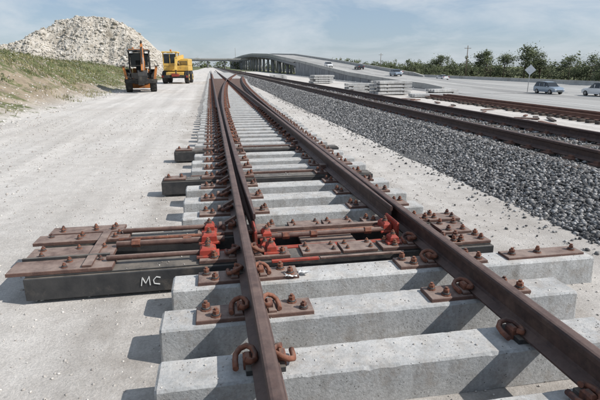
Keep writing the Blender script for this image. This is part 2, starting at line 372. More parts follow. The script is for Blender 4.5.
for idx,(y,xl,xr,k) in enumerate(ties):
    yc=y+(.135 if k=='c' else .12)
    near=y<17
    if y>95 : break
    d=dd(yc); xlp=XL+d+.125*clamp(1-(yc-Y0)/14); xrp=XR-.078*clamp(1-(yc-Y0)/13)
    zt=TZ
    w=.09
    jit=random.uniform(-.014,.014)
    if y<2.2:
        for x in (XL,XR):
            mp.box(x-.10,x+.10,yc-.085,yc+.085,zt-.003,RZ-.001,'steel')
            clip(mf,x,yc,RZ-.012,-1,1.15); clip(mf,x,yc,RZ-.012,1,1.15)
        continue
    if y<3.9:
        for x in (XL,XR):
            mp.box(x-.36,x+.36,yc-w+jit,yc+w+jit,zt-.003,RZ-.004,'plate',ch=.005)
            for sg in (-1,1):
                mp.box(min(x+sg*.075,x+sg*.13),max(x+sg*.075,x+sg*.13),yc-w*.8+jit,yc+w*.8+jit,RZ-.005,RZ+.012,'plate',ch=.005)
                clip(mf,x,yc+jit,RZ,sg,1.12)
                for o in (-.045,.045): 
                    bolt(mf,x+sg*(.24 if o*sg>0 else .30),yc+o+jit,RZ-.004,s=1.05)
        if abs(y-3.0)<.1:
            mp.box(2.25,2.93,yc-.07,yc+.08,zt-.002,zt+.02,'plate',ch=.004)
            for x in (2.32,2.55,2.86): bolt(mf,x,yc,zt+.02)
        continue
    if y<60:
        mp.box(XL-.38+jit,max(XL+.30,xlp+.22)+jit,yc-w+jit,yc+w+jit,zt-.003,RZ-.002,'plate',ch=.004)
        mp.box(min(XR+d-.30,xrp-.22)+jit,XR+d+.38+jit,yc-w-jit,yc+w-jit,zt-.003,RZ-.002,'plate',ch=.004)
        if near:
            clip(mf,XL,yc,RZ,-1,1.15); clip(mf,XR+d,yc,RZ,1,1.15)
            for x,sg in ((XL,-1),(XR+d,1)):
                if y<10:
                    mp.beam((x+sg*.03,yc+.06,RZ+.09),(x+sg*.17,yc+.06,RZ+.012),.05,.03,'plate')
                    mp.box(min(x+sg*.13,x+sg*.20),max(x+sg*.13,x+sg*.20),yc-.01,yc+.085,RZ-.003,RZ+.045,'plate',ch=.01)
            for x in (XL-.25,XL-.32,XR+d+.25,XR+d+.32): bolt(mf,x,yc+random.choice((-.05,.05)),RZ-.002,s=1.0)
            for x in (xlp+.14,xrp-.14):
                bolt(mf,x+random.uniform(-.01,.01),yc-.04,RZ-.002); bolt(mf,x+(.04 if x<.9 else -.04),yc+.05,RZ-.002)
            if y>9: clip(mf,xlp,yc,RZ,1,1.1); clip(mf,xrp,yc,RZ,-1,1.1)
        else:
            for x,sg in ((XL,-1),(XR+d,1),(xlp,1),(xrp,-1)):
                mf.box(x+sg*.12-.045,x+sg*.12+.045,yc-.05,yc+.05,RZ-.01,RZ+.055,'clip',ch=.02)
                mf.box(x+sg*.25-.03,x+sg*.25+.03,yc-.03,yc+.03,RZ-.01,RZ+.035,'clip',ch=.01)
    else:
        for x in (XL,XR,XR+d,XL+d):
            mf.box(x-.17,x+.17,yc-.06,yc+.06,RZ-.02,RZ+.03,'clip',ch=.02)
for (y,xl,xr,k) in ties:
    if k=='s' and y>4.5:
        mp.box(xl+.03,xl+.32,y+.02,y+.22,TZ,TZ+.022,'plate',ch=.004)
        for x in (xl+.09,xl+.26): bolt(mf,x,y+.12,TZ+.022)
        mp.beam((XL+.05,y+.30,TZ-.0),(XR-.05,y+.30,TZ-.0),.05,.03,'plate')
        mp.tube([(XL-.55,y+.42,.17),(XR+.1,y+.42,.17)],.022,'plate',8)
        for x in (XL+.14,XR-.14): mp.box(x-.04,x+.04,y+.24,y+.36,TZ+.01,TZ+.09,'plate')
mp.obj('tie_plates',turn,.003); mf.obj('rail_clips_and_bolts',turn)

sm=MB()
for (ya,yb,xa,xb) in ((3.44,3.66,-1.54,-.80),(3.69,3.93,-1.50,-.84),(4.06,4.25,-1.56,-.78),(4.28,4.46,-1.5,-.86)):
    sm.box(xa,xb,ya,yb,TZ+.001,TZ+.03,'plate',ch=.004)
    for x in (xa+.1,xa+.38,xb-.1):
        for yy_ in (ya+.05,yb-.06):
            if random.random()<.75: bolt(sm,x+random.uniform(-.02,.02),yy_,TZ+.03,'clip',.75)
sm.box(-1.50,-.86,3.662,3.688,TZ-.1,TZ+.05,'steel')
sm.box(-1.02,-.95,3.46,4.25,TZ+.031,TZ+.048,'plate')
sm.box(-1.45,-.9,3.66,4.05,.09,.16,'steel')
sm.tube([(-.86,3.56,.275),(-.1,3.545,.275)],.020,'plate',10)
sm.tube([(-.84,3.86,.27),(.05,3.84,.27)],.026,'plate',10)
sm.tube([(-.84,3.97,.27),(.05,3.95,.27)],.017,'clip',10)
sm.tube([(-.84,4.18,.275),(-.1,4.17,.275)],.022,'plate',10)
for x in (-.72,-.3): sm.tube([(x,3.86,.27),(x+.07,3.859,.27)],.036,'clip',6,sm=False)
for (xa,xb,ya,yb,za,zb) in ((-.16,-.02,3.50,3.62,.245,.32),(-.13,-.05,3.66,3.78,.20,.29),(-.15,-.01,3.80,3.92,.245,.325),(-.13,-.03,4.1,4.24,.24,.31),
        (.37,.46,3.48,3.60,.245,.32),(.34,.42,3.64,3.72,.22,.28),(.37,.46,3.80,3.94,.245,.32),(1.42,1.51,3.5,3.6,.25,.32),(1.47,1.56,3.80,3.96,.245,.33),(1.83,1.90,3.82,3.94,.24,.30)):
    sm.box(xa,xb,ya,yb,za,zb,'red',ch=.018,tx=.008)
    sm.box(xa-.02,xb+.02,ya-.015,yb+.015,za-.002,za+.016,'red',ch=.003)
    bolt(sm,(xa+xb)/2,(ya+yb)/2,zb,'clip',.8)
sm.beam((.40,3.375,.226),(.78,3.375,.226),.035,.018,'red')
sm.beam((.79,3.375,.226),(1.50,3.375,.226),.03,.016,'plate')
sm.beam((-.10,3.74,.185),(1.95,3.74,.185),.06,.025,'red')
sm.beam((.28,3.99,.27),(1.62,3.99,.27),.05,.03,'plate')
sm.tube([(.3,3.82,.27),(1.5,3.82,.27)],.022,'plate',10)
sm.tube([(.3,3.91,.255),(1.5,3.91,.255)],.018,'clip',10)
for x in (.55,.8,1.3): sm.tube([(x,3.82,.27),(x+.06,3.82,.27)],.034,'clip',6,sm=False)
for x in (.31,1.58):
    sm.box(x-.012,x+.012,3.72,4.02,.2,.36,'red',ch=.01)
    sm.tube([(x-.05,3.87,.30),(x+.05,3.87,.30)],.02,'clip',8)
for (ya,yb) in ((3.44,3.65),(4.06,4.27)):
    sm.box(.66,.98,ya,yb,TZ+.001,TZ+.024,'plate',ch=.004); sm.box(1.0,1.30,ya,yb,TZ+.001,TZ+.024,'plate',ch=.004)
    for x in (.71,.93,1.05,1.25):
        bolt(sm,x,ya+.05,TZ+.024,'clip',.7); bolt(sm,x,yb-.05,TZ+.024,'clip',.7)
sm.box(.72,1.22,3.69,4.02,TZ-.05,TZ-.03,'plate',ch=.004)
for (ya,yb,xa,xb) in ((3.44,3.64,2.0,2.33),(4.06,4.26,2.05,2.38),(3.70,3.98,2.02,2.30)):
    sm.box(xa,xb,ya,yb,TZ+.001,TZ+.026,'plate',ch=.004)
    for x in (xa+.07,xb-.07): bolt(sm,x,ya+.05,TZ+.026); bolt(sm,x,yb-.05,TZ+.026)
sm.box(2.02,2.3,3.66,4.06,.05,.2,'steel')
sm.obj('switch_rods_and_plates',turn,.003)
mk=MB(); yk=3.416; x0=-.60
def stroke(pts): 
    for a,b in zip(pts,pts[1:]): mk.beam((x0+a[0],yk,.085+a[1]),(x0+b[0],yk,.085+b[1]),.005,.006,'white')
stroke([(0,0),(.012,.068),(.033,.018),(.062,.072),(.065,0)]); stroke([(.145,.058),(.115,.066),(.092,.042),(.096,.012),(.138,.003)])
mk.obj('chalk_marks',turn)
pp=MB()
for cx,cy,cz in ((.50,3.06,TZ+.004),(.60,3.10,TZ+.004)):
    k=5; vs=[(cx+(i/(k-1)-.5)*.08+random.uniform(-.008,.008),cy+(j/(k-1)-.5)*.05+random.uniform(-.008,.008),cz+random.uniform(0,.035)) for j in range(k) for i in range(k)]
    pp.add(vs,[(j*k+i,j*k+i+1,(j+1)*k+i+1,(j+1)*k+i) for j in range(k-1) for i in range(k-1)],'white')
pp.obj('paper_scrap')

# ---------------------------------------------------------------- ballast & main track
def bz(x,y=0): return interp(x,[(3.65,-.02),(4.9,.34),(7.4,.34),(8.9,-.25)])
bx=axis([(3.6,9.0,.15)]); by=axis([(-10,40,.25),(40,120,1.5),(120,700,20)])
mb=MB(); nb=len(bx)
vs=[(x+.18*N(5,y,1,.9)*(1 if x<4.2 else 0),y,bz(x)+.015*N(x,y,0,1.2)-.012) for y in by for x in bx]
mb.add(vs,[(j*nb+i,j*nb+i+1,(j+1)*nb+i+1,(j+1)*nb+i) for j in range(len(by)-1) for i in range(nb-1)],'bedmat',True)
bal=empty('ballast'); mb.obj('ballast_bed',bal)
P=[];S=[]
def addst(n,ya,yb,xa,xb,s0,s1):
    x=rng.uniform(xa,xb,n); y=rng.uniform(ya,yb,n); z=np.array([bz(a)+.015*N(a,b,0,1.2) for a,b in zip(x,y)])+rng.uniform(-.008,.016,n)
    P.append(np.stack([x,y,z],1)); S.append(rng.uniform(s0,s1,n))
addst(13000,2.5,8,3.7,5.15,.013,.036); addst(19000,8,16,3.72,5.3,.015,.037); addst(19000,16,32,3.75,5.3,.020,.042); addst(16000,32,80,3.75,5.3,.03,.055)
addst(7000,3,16,5.3,7.4,.018,.034); addst(6000,16,45,5.3,8.6,.03,.05)
n=1500; x=3.88-np.abs(rng.normal(0,.24,n)); y=rng.uniform(2.5,28,n); P.append(np.stack([x,y,np.full(n,.010)],1)); S.append(rng.uniform(.008,.028,n))
n=160; x=rng.uniform(2.3,3.6,n); y=rng.uniform(2.5,20,n); P.append(np.stack([x,y,np.full(n,.010)],1)); S.append(rng.uniform(.008,.024,n))
stones('ballast_stones',np.concatenate(P),np.concatenate(S),'stone',bal)
trk=empty('railroad_track')
mb=MB()
for x in (5.4,6.9): sweep_rail(mb,[(x,y) for y in axis([(-10,700,20)])],.37,'rail')
mb.obj('rails',trk)
mb=MB(); y=-4.
while y<260:
    j=random.uniform(-.05,.05)
    mb.box(4.87+j,7.43+j,y,y+.23,.2,.355,'wood',ch=.008)
    for x in (5.4,6.9):
        mb.box(x-.17,x+.17,y+.02,y+.20,.355,.372,'panelrust')
        for sg in (-1,1): mb.box(x+sg*.1-.02,x+sg*.1+.02,y+.06,y+.14,.37,.41,'panelrust')
    y+=.5
mb.obj('wooden_ties',trk)

pan=empty('track_panel'); mb=MB()
zz=-.85
y=8.
while y<36:
    j=random.uniform(-.15,.15); mb.box(16.8+j,19.4+j,y,y+.24,zz,zz+.2,'wood',ch=.01); y+=.55
for x in (17.35,18.85,18.5): sweep_rail(mb,[(x,y) for y in (8,20,36)],zz+.21,'panelrust')
for y in axis([(8,36,.55)]): mb.box(17.0,17.7,y,y+.2,zz+.2,zz+.225,'panelrust'); mb.box(18.4,19.2,y,y+.2,zz+.2,zz+.225,'panelrust')
mb.obj('panel_rails_and_ties',pan)

def stack(cx,cy,layers,rows,L=2.6,rot=0):
    mb=MB(); z0=gz(cx,cy); z=z0
    T=Matrix.Translation((cx,cy,0))@Matrix.Rotation(rot,4,'Z')
    for k in range(layers):
        for s in (-.8,.8): mb.box(s-.05,s+.05,-rows*.17,rows*.17,z,z+.08,'wood',T=T)
        z+=.08; jl=random.uniform(-.15,.15)
        for r in range(rows):
            yy=(r-(rows-1)/2)*.34; j=jl+random.uniform(-.1,.1)
            mb.box(-L/2+j,L/2+j,yy-.14,yy+.14,z,z+.22,'conc',ch=.012,ty=.02,T=T)
        z+=.221
    mb.obj('concrete_tie_stack')
stack(15.9,41,4,6,3.2,R(8)); stack(13.6,43,3,3,2.6,R(4)); stack(16.2,70,4,8,3.0,R(5)); stack(17.6,37,1,5,2.8,R(-6)); stack(19.8,39,2,4,2.6,R(12)); stack(12.8,92,3,6,3,0)
mb=MB()
for i in range(26):
    x=random.uniform(12.5,15.5); y=random.uniform(17,36); z=gz(x,y); a=random.uniform(0,3); L=random.uniform(.3,1.2)
    mb.beam((x,y,z+.06),(x+math.cos(a)*L,y+math.sin(a)*L,z+.08),random.uniform(.1,.25),.06,random.choice(('panelrust','wood','plate')))
mb.obj('scrap_steel')

# ---------------------------------------------------------------- highway
def rz(y): return interp(y,[(62,-1.93),(85,-1.5),(116,-.5),(182,3.0),(287,8),(400,11),(520,12),(900,12)])
mb=MB(); ry=axis([(-60,60,20),(60,300,6),(300,900,30)])
def strip(x0,x1,zf,k,ylist=ry,dz=0):
    vs=[];
    for y in ylist: vs+=[(x0,y,zf(y,x0)+dz),(x1,y,zf(y,x1)+dz)]
    mb.add(vs,[(2*i,2*i+1,2*i+3,2*i+2) for i in range(len(ylist)-1)],k)
low=lambda y,x:gz(x,y)+.06
strip(28,31,low,'road',axis([(-60,900,30)])); strip(31,34,low,'road',axis([(-60,900,30)])); 
strip(50,74,lambda y,x:-1.94,'road',axis([(-60,900,30)]))
strip(34,50,lambda y,x:-1.94,'road',[-60,0,60])
def roadmark(x,zf,ya,yb,st,ln,w=.12):
    y=ya
    while y<yb:
        strip(x,x+w,zf,'white',[y,y+ln] if ln<10 else axis([(y,min(y+ln,yb),6)])); y+=st
for x in (54.2,61.6,65.3): roadmark(x,lambda y,x:-1.935,0,300,12,3,.15)
for x in (51,73): roadmark(x,lambda y,x:-1.935,0,400,400,400,.15)
rzz=lambda y,x:rz(y)+.014
for x in (38.2,41.9,45.6): roadmark(x,rzz,0,180,12,3,.15)
for x in (35.4,49): roadmark(x,rzz,0,300,300,300,.15)
mb.obj('road')
br=empty('highway_bridge'); mb=MB()
ry2=[y for y in ry if y>=60]
strip(34,50,lambda y,x:rz(y)+.01,'road',ry2)
mb.obj('deck_surface',br)
mb=MB()
def wallstrip(x,t,z0f,z1f,yl,k):
    vs=[]
    for y in yl: vs+=[(x,y,z0f(y)),(x+t,y,z0f(y)),(x+t,y,z1f(y)),(x,y,z1f(y))]
    fs=[(4*i+a,4*i+(a+1)%4,4*i+4+(a+1)%4,4*i+4+a) for i in range(len(yl)-1) for a in range(4)]
    fs+=[(0,1,2,3),tuple(4*(len(yl)-1)+a for a in (3,2,1,0))]
    mb.add(vs,fs,k)
emb=[y for y in ry if 66<=y<=196]
for x in (33.72,49.98): wallstrip(x,.3,lambda y:-2.3,lambda y:rz(y)+.02,emb,'wallc')
wallstrip(33.6,.4,lambda y:rz(y)-.0 if y<196 else rz(y)-.5,lambda y:rz(y)+.85*clamp((y-60)/8),[y for y in ry if y>60],'barrier')
wallstrip(49.9,.4,lambda y:rz(y)-.0 if y<196 else rz(y)-.5,lambda y:rz(y)+.85*clamp((y-104)/10),[y for y in ry if y>104],'barrier')
far=[y for y in ry if y>=190]
wallstrip(34.3,15.3,lambda y:rz(y)-1.6,lambda y:rz(y)-.02,far,'wallc')
wallstrip(33.9,.35,lambda y:rz(y)-1.7,lambda y:rz(y)-.55,far,'wallc')
y=200
while y<880:
    z=rz(y)
    mb.box(34.5,49.5,y-.8,y+.8,z-2.8,z-1.62,'wallc')
    for x in (36,42,48): mb.tube([(x,y,-2.4),(x,y,z-2.7)],.7,'wallc',12)
    y+=26
for yj in axis([(70,190,6)]): mb.box(33.68,33.725,yj-.06,yj+.06,-2.2,rz(yj)-.05,'steel')
mb.obj('walls_and_piers',br)
def jersey(x,ya,yb,name,z=-1.95):
    global mb
    mb=MB(); pr=[(-.3,0),(.3,0),(.27,.1),(.13,.33),(.08,.85),(-.08,.85),(-.13,.33),(-.27,.1)]
    yl=axis([(ya,yb,30)]); n=8
    vs=[(x+a,y,z+b) for y in yl for a,b in pr]
    mb.add(vs,[(i*n+j,i*n+(j+1)%n,(i+1)*n+(j+1)%n,(i+1)*n+j) for i in range(len(yl)-1) for j in range(n)]+[tuple(range(n))],'barrier'); mb.obj(name)
jersey(58.2,150,700,'concrete_barrier'); jersey(74.6,-30,700,'concrete_barrier')
mb=MB(); mb.box(-70,36,470,482,6.4,7.8,'wallc'); mb.box(-70,36,469.6,469.9,7.7,8.9,'barrier')
for x in range(-66,34,16):
    for yy_ in (472,480): mb.tube([(x,yy_,-2.3),(x,yy_,6.4)],.7,'wallc',8)
mb.obj('overpass')
mb=MB()
for y in axis([(60,300,4)]): mb.box(28.2,28.35,y,y+.15,-2.2,-1.2,'galv')
mb.box(28.12,28.19,60,300,-1.55,-1.25,'galv')
mb.obj('guard_rail')

# ---------------------------------------------------------------- gravel pile
mb=MB(); k=110; xs2=[-46+52*i/k for i in range(k+1)]; ys2=[74+60*i/k for i in range(k+1)]
def pz(x,y):
    top=interp(x,[(-36,7.2),(-30,8.7),(-25,9.3),(-19,9.6),(-15.5,8.9),(-12,7.6),(-5,6)])+.5*N(x,y,0,.13)+.5*N(x,y,2,.5)
    dxl=(x+39.5)*.62; dxr=(-6.0-x)*.92; dy=(y-80)*.95; dy2=(128-y)*.8
    z=min(top,dxl+.9*N(x,y,5,.15),dxr+.8*N(x,y,7,.2),dy+2.0*N(x,y,9,.2),dy2)
    return max(-.5,z+.55*N(x,y,0,.55)+.35*N(x,y,4,1.2)+.2*N(x,y,0,2.4)) 
vs=[(x,y,pz(x,y)) for y in ys2 for x in xs2]; nk=k+1
mb.add(vs,[(j*nk+i,j*nk+i+1,(j+1)*nk+i+1,(j+1)*nk+i) for j in range(k) for i in range(k)],'pileb',False)
gp=empty('gravel_pile'); mb.obj('pile_body',gp)
P=[]
while len(P)<16000:
    x=random.uniform(-39,-5.5); y=random.uniform(79,108); z=pz(x,y)
    if z>.3: P.append((x,y,z))
stones('pile_rocks',np.array(P),rng.uniform(.06,.26,len(P))*rng.uniform(.5,1,len(P))*np.where(rng.uniform(0,1,len(P))>.95,2.2,1),'pile',gp)

def blades(name,pts,h0,h1,w,per=6,spread=.15):
    V=[];Fq=[];t=[]
    for (x,y,z) in pts:
        tone=random.uniform(.0,1)
        for b in range(per):
            a=random.uniform(0,6.28); h=random.uniform(h0,h1); px=x+random.gauss(0,spread);py=y+random.gauss(0,spread)
            lx,ly=math.cos(a)*h*.8,math.sin(a)*h*.8; wx,wy=-math.sin(a)*w,math.cos(a)*w
            o=len(V); V+=[(px-wx,py-wy,z-.05),(px+wx,py+wy,z-.05),(px+lx,py+ly,z+h)]; Fq.append((o,o+1,o+2)); t+=[clamp(tone+random.uniform(-.15,.15))]*3
    return npmesh(name,V,Fq,t,'blade')
pts=[]
while len(pts)<17000:
    y=12+random.random()**1.2*85; x=random.uniform(-24,-6.6)
    t=(-6.3-x)/5.8; dens=.14+.62*sstep(t*1.1)+(.25 if y>28 else 0)
    if N(x,y,0,.5)*1.1+.45<1-dens: continue
    pts.append((x,y,gz(x,y)))
blades('grass',pts,.03,.18,.014,7,.2)
# low weeds / shrubs along the crest
LVs,LFs,LTs=[],[],[]
for _ in range(130):
    y=random.uniform(16,80); x=random.uniform(-15,-8.5)-.02*y; z=gz(x,y); r=random.uniform(.15,.45); t0=random.uniform(0,.6)
    for i in range(60):
        p=Vector((x+random.gauss(0,r*.6),y+random.gauss(0,r*.6),z+abs(random.gauss(0,r*.5)))); u=Vector((random.gauss(0,1),random.gauss(0,1),random.gauss(0,1))).normalized(); w_=u.orthogonal().normalized(); s=random.uniform(.02,.06)
        o=len(LVs); LVs+=[tuple(p-u*s),tuple(p+w_*s*.6),tuple(p+u*s),tuple(p-w_*s*.6)]; LFs.append((o,o+1,o+2,o+3)); LTs+=[clamp(t0+random.uniform(0,.5))]*4
npmesh('weeds',LVs,LFs,LTs,'leaf')
n=4500; x=rng.uniform(-13,-5.8,n); y=rng.uniform(10,60,n)
stones('dirt_clods',np.array([(a,b,gz(a,b)) for a,b in zip(x,y)]),rng.uniform(.01,.06,n),'pebble')
pts=[(random.uniform(75,90),random.uniform(40,300),-2.05) for _ in range(4000)]
blades('roadside_grass',pts,.3,.9,.06,5,.5)

# ---------------------------------------------------------------- trees
def tree_geo(x,y,z,h,LV,LF,LT,tmb,wid=None,leaf=.3,nl=900,low=.32):
    wid=wid or h*.42; th=h*.28
    tmb.tube([(x,y,z-.2),(x+.05*h*random.uniform(-.5,.5),y,z+th),(x,y,z+h*.6)],[h*.028,h*.02,h*.009],'bark',6)
    cl=[]
    for i in range(random.randint(9,14)):
        a=random.uniform(0,6.28); rr=wid*random.uniform(.15,.95); hz=z+h*random.uniform(low,.9)
        shrink=1-.55*clamp((hz-z)/h-.45)*1.6
        c=(x+math.cos(a)*rr*shrink,y+math.sin(a)*rr*shrink,hz); cl.append((c,wid*random.uniform(.22,.45),random.uniform(0,.5)))
        tmb.tube([(x,y,z+th*random.uniform(.8,1.6)),c],[h*.010,h*.003],'bark',4,cap=False)
    cl.append(((x,y,z+h*.92),wid*.25,.4))
    for i in range(nl):
        c,r,t0=random.choice(cl); v=Vector((random.gauss(0,1),random.gauss(0,1),random.gauss(0,.75))); v=v*(r*.55)
        p=Vector(c)+v
        if p.z<z+.3: p.z=z+.3+random.random()
        u=Vector((random.gauss(0,1),random.gauss(0,1),random.gauss(0,1))).normalized(); w=u.orthogonal().normalized(); s=leaf*random.uniform(.5,1.3)
        o=len(LV); LV+= [tuple(p-u*s),tuple(p+w*s*.6),tuple(p+u*s),tuple(p-w*s*.6)]; LF.append((o,o+1,o+2,o+3))
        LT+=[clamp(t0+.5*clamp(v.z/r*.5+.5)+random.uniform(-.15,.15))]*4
def tree(x,y,h,wid=None,nl=2200):
    z=gz(x,y); e=empty('tree'); LV,LF,LT=[],[],[]; tmb=MB(); tree_geo(x,y,z,h,LV,LF,LT,tmb,wid,h*.032,nl,.2)
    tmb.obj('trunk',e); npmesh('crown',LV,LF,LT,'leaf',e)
tree(88,124,9,5); tree(84,112,7,4); tree(92,150,8.5,4.5); tree(80,84,7.5,4.6); tree(84,95,6,3.8); tree(95,190,8,4.5); tree(82,74,7.5,4.4); tree(84,80,6.5,4); tree(86,104,6,4); tree(90,137,7,4.5)
e=empty('tree_line'); LV,LF,LT=[],[],[]; tmb=MB()
for i in range(210):
    y=56+i*2.5+random.uniform(-2,2); x=random.uniform(87,104)
    tree_geo(x,y,-2.1,random.uniform(3.2,5.6) if random.random()<.75 else random.uniform(6,7.5),LV,LF,LT,tmb,random.uniform(2.6,4.6),.34,300,.08)
for i in range(70):
    x=-260+i*9+random.uniform(-4,4); 
    tree_geo(x,600+random.uniform(-20,20),-2.1,random.uniform(7,13),LV,LF,LT,tmb,random.uniform(6,9),1.0,150,.1)
for i in range(45):
    y=280+i*10; x=random.uniform(54,60)+ (y-280)*.02+28
    tree_geo(x,y,-2.1,random.uniform(5,9),LV,LF,LT,tmb,random.uniform(4,6),.6,160,.1)
for i in range(34):
    tree_geo(random.uniform(-70,-14),random.uniform(160,330),0,random.uniform(2,5),LV,LF,LT,tmb,random.uniform(2,4),.4,140,.1)
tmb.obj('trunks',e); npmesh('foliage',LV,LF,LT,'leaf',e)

def upole(x,y,h=9,arm=True):
    mb=MB(); z=gz(x,y); mb.tube([(x,y,z),(x,y,z+h)],[.16,.11],'polewood',8)
    if arm:
        mb.box(x-1.1,x+1.1,y-.06,y+.06,z+h-.9,z+h-.78,'polewood')
        for d in (-1,-.5,.5,1): mb.tube([(x+d,y,z+h-.78),(x+d,y,z+h-.6)],.05,'galv',6)
    mb.obj('utility_pole')
upole(80,142,10); upole(84,232,10); upole(79,66,7.5,False); upole(90,330,10); upole(26.8,520,22,False)
mb=MB(); sx,sy=44.9,62.; z=-1.95
mb.tube([(sx,sy,z),(sx,sy,z+3.9)],.045,'galv',8)
T=Matrix.Translation((sx,sy-.06,z+3.15))@Matrix.Rotation(R(-35),4,'Z')@Matrix.Rotation(R(45),4,'Y')
mb.box(-.52,.52,-.01,.01,-.52,.52,'signback',T=T)
for zz_ in (2.85,3.45): mb.box(sx-.25,sx+.25,sy-.05,sy-.03,z+zz_-.03,z+zz_+.03,'galv')
mb.obj('traffic_sign')
hs=empty('house'); mb=MB(); mb.box(96,108,98,108,-2.1,1.6,'barrier'); mb.obj('walls',hs)
mb=MB(); mb.add([(95.3,97.3,1.6),(108.7,97.3,1.6),(108.7,108.7,1.6),(95.3,108.7,1.6),(98,103,3.6),(106,103,3.6)],[(0,1,5,4),(1,2,5),(2,3,4,5),(3,0,4)],'polewood'); mb.obj('roof',hs)
mb=MB(); 
for x in (97.5,101,105): mb.box(x,x+1.2,97.95,98.02,-.6,.7,'glass')
mb.box(95.95,96.02,101,102.5,-.6,.7,'glass'); mb.obj('windows',hs)

# ---------------------------------------------------------------- cars
def car(x,y,z,col,head=1,kind='suv',s=1.):
    mb=MB(); top=1.72 if kind=='suv' else 1.42
    if kind=='suv': st=[(-2.32,.42,.90,.93,.80,.76),(-2.25,.32,1.0,1.04,.90,.84),(-1.95,.28,1.03,top-.06,.93,.68),(-1.5,.28,1.04,top,.94,.70),(-.3,.28,1.03,top,.94,.71),(.35,.28,1.02,top-.06,.94,.69),(1.05,.28,1.0,1.06,.93,.80),(1.9,.3,.90,.96,.90,.76),(2.28,.35,.74,.78,.82,.70),(2.34,.42,.6,.62,.74,.66)]
    else: st=[(-2.3,.42,.82,.84,.78,.72),(-2.2,.32,.88,.95,.86,.78),(-1.5,.26,.90,.98,.89,.76),(-.8,.26,.90,top-.03,.9,.60),(-.2,.26,.9,top,.9,.62),(.4,.26,.9,top-.06,.9,.60),(1.15,.26,.88,.93,.89,.76),(2.0,.3,.74,.80,.86,.72),(2.3,.4,.6,.62,.74,.66)]
    T=Matrix.Translation((x,y,z))@Matrix.Rotation(0 if head>0 else math.pi,4,'Z')@Matrix.Scale(s,4)
    vs=[]
    for (yy,zb,zm,zt,w,wt) in st: vs+=[(-w*.94,yy,zb),(-w,yy,(zb+zm)*.5),(-w*.985,yy,zm),(-wt,yy,zt),(wt,yy,zt),(w*.985,yy,zm),(w,yy,(zb+zm)*.5),(w*.94,yy,zb)]
    vs=[T@Vector(p) for p in vs]
    for i in range(len(st)-1):
        a,b=st[i],st[i+1]; cab=(a[3]-a[2]>.3 and b[3]-b[2]>.3); tr=(a[3]-a[2]>.3)!=(b[3]-b[2]>.3)
        for j in range(8):
            k=col
            if j in(2,4) and (cab or tr): k='glass'
            if j==3 and tr: k='glass'
            mb.add([vs[i*8+j],vs[i*8+(j+1)%8],vs[(i+1)*8+(j+1)%8],vs[(i+1)*8+j]],[(0,1,2,3)],k)
    mb.add(vs[:8],[tuple(range(8))],col); mb.add(vs[-8:],[tuple(range(8))],col)
    for yy in (-1.42,1.42):
        for sx_ in (-1,1):
            mb.tube([(sx_*.70,yy,.34),(sx_*.955,yy,.34)],.345,'black',18,T=T,sm=False)
            mb.tube([(sx_*.95,yy,.34),(sx_*.965,yy,.34)],.21,'chrome',12,T=T,sm=False)
    for sx_ in (-1,1):
        mb.box(sx_*.72-.12,sx_*.72+.12,-2.33,-2.2,.78,.98,'lamp',T=T); mb.box(sx_*.66-.14,sx_*.66+.14,2.2,2.335,.6,.74,'white',T=T)
        mb.box(sx_*1.0-.09,sx_*1.0+.09,.72,.84,1.0,1.12,col,T=T)
        for yy in ((-.95,.02) if kind=='suv' else (-.15,)): mb.box(sx_*.86-.05,sx_*.86+.05,yy-.04,yy+.04,1.02,1.5 if kind=='suv' else 1.15,col,T=T)
    mb.box(-.5,.5,2.3,2.36,.42,.56,'black',T=T)
    mb.obj('car')
car(45.6,58.5,-1.93,'car_silver',-1,'suv',.93); car(48.2,52.5,-1.93,'car_white',1,'suv',.95)
car(62.5,123,-1.93,'car_white',1,'sedan'); car(44.6,112,rz(112)+.02,'car_silver',-1,'suv',.95); car(47.3,118,rz(118)+.02,'car_white',1,'sedan',.95)
car(56.5,160,-1.93,'car_silver',-1,'suv'); car(67,190,-1.93,'car_dark',1,'sedan'); car(44.,140,rz(140)+.02,'car_dark',1,'sedan'); car(37,150,rz(150)+.02,'car_white',-1,'suv')

# ---------------------------------------------------------------- backhoe
def wheel(mb,x,y,r,w,rimcol,T):
    sg=1 if x>0 else -1
    mb.tube([(x-w/2,y,r),(x-w/2+.05,y,r),(x+w/2-.05,y,r),(x+w/2,y,r)],[r*.9,r,r,r*.9],'black',24,T=T,sm=False)
    for i in range(18):
        a=2*math.pi*i/18; c,s_=math.cos(a),math.sin(a)
        mb.beam((x-w/2+.03,y+c*r,r+s_*r),(x+w/2-.03,y+math.cos(a+.16)*r,r+math.sin(a+.16)*r),.05,.06,'black',T=T)
    mb.tube([(x+sg*(w/2-.06),y,r),(x+sg*(w/2+.01),y,r)],[r*.52,r*.5],rimcol,16,T=T,sm=False)
    mb.tube([(x+sg*(w/2),y,r),(x+sg*(w/2+.06),y,r)],r*.18,'black',10,T=T,sm=False)
T=Matrix.Translation((-4.72,34.6,0))@Matrix.Rotation(R(8),4,'Z')@Matrix.Scale(.97,4); bh=empty('backhoe_loader'); mb=MB()
for x in (-.82,.82): wheel(mb,x,0,.74,.44,'orange',T); wheel(mb,x*.98,2.15,.5,.34,'orange',T)
mb.obj('wheels',bh); mb=MB()
mb.box(-.45,.45,-.75,2.6,.55,.95,'black',T=T); mb.box(-.5,.5,.95,2.7,.95,1.62,'orange',T=T,ch=.05); mb.box(-.42,.42,2.7,2.76,.95,1.55,'black',T=T)
mb.box(-1.08,-.62,-.75,.75,1.50,1.56,'black',T=T); mb.box(.62,1.08,-.75,.75,1.50,1.56,'black',T=T)
mb.box(-.62,.62,-.7,.9,.95,1.3,'black',T=T)
mb.tube([(.35,1.5,1.6),(.35,1.5,2.3)],.04,'black',8,T=T)
mb.obj('body',bh,.01); mb=MB()
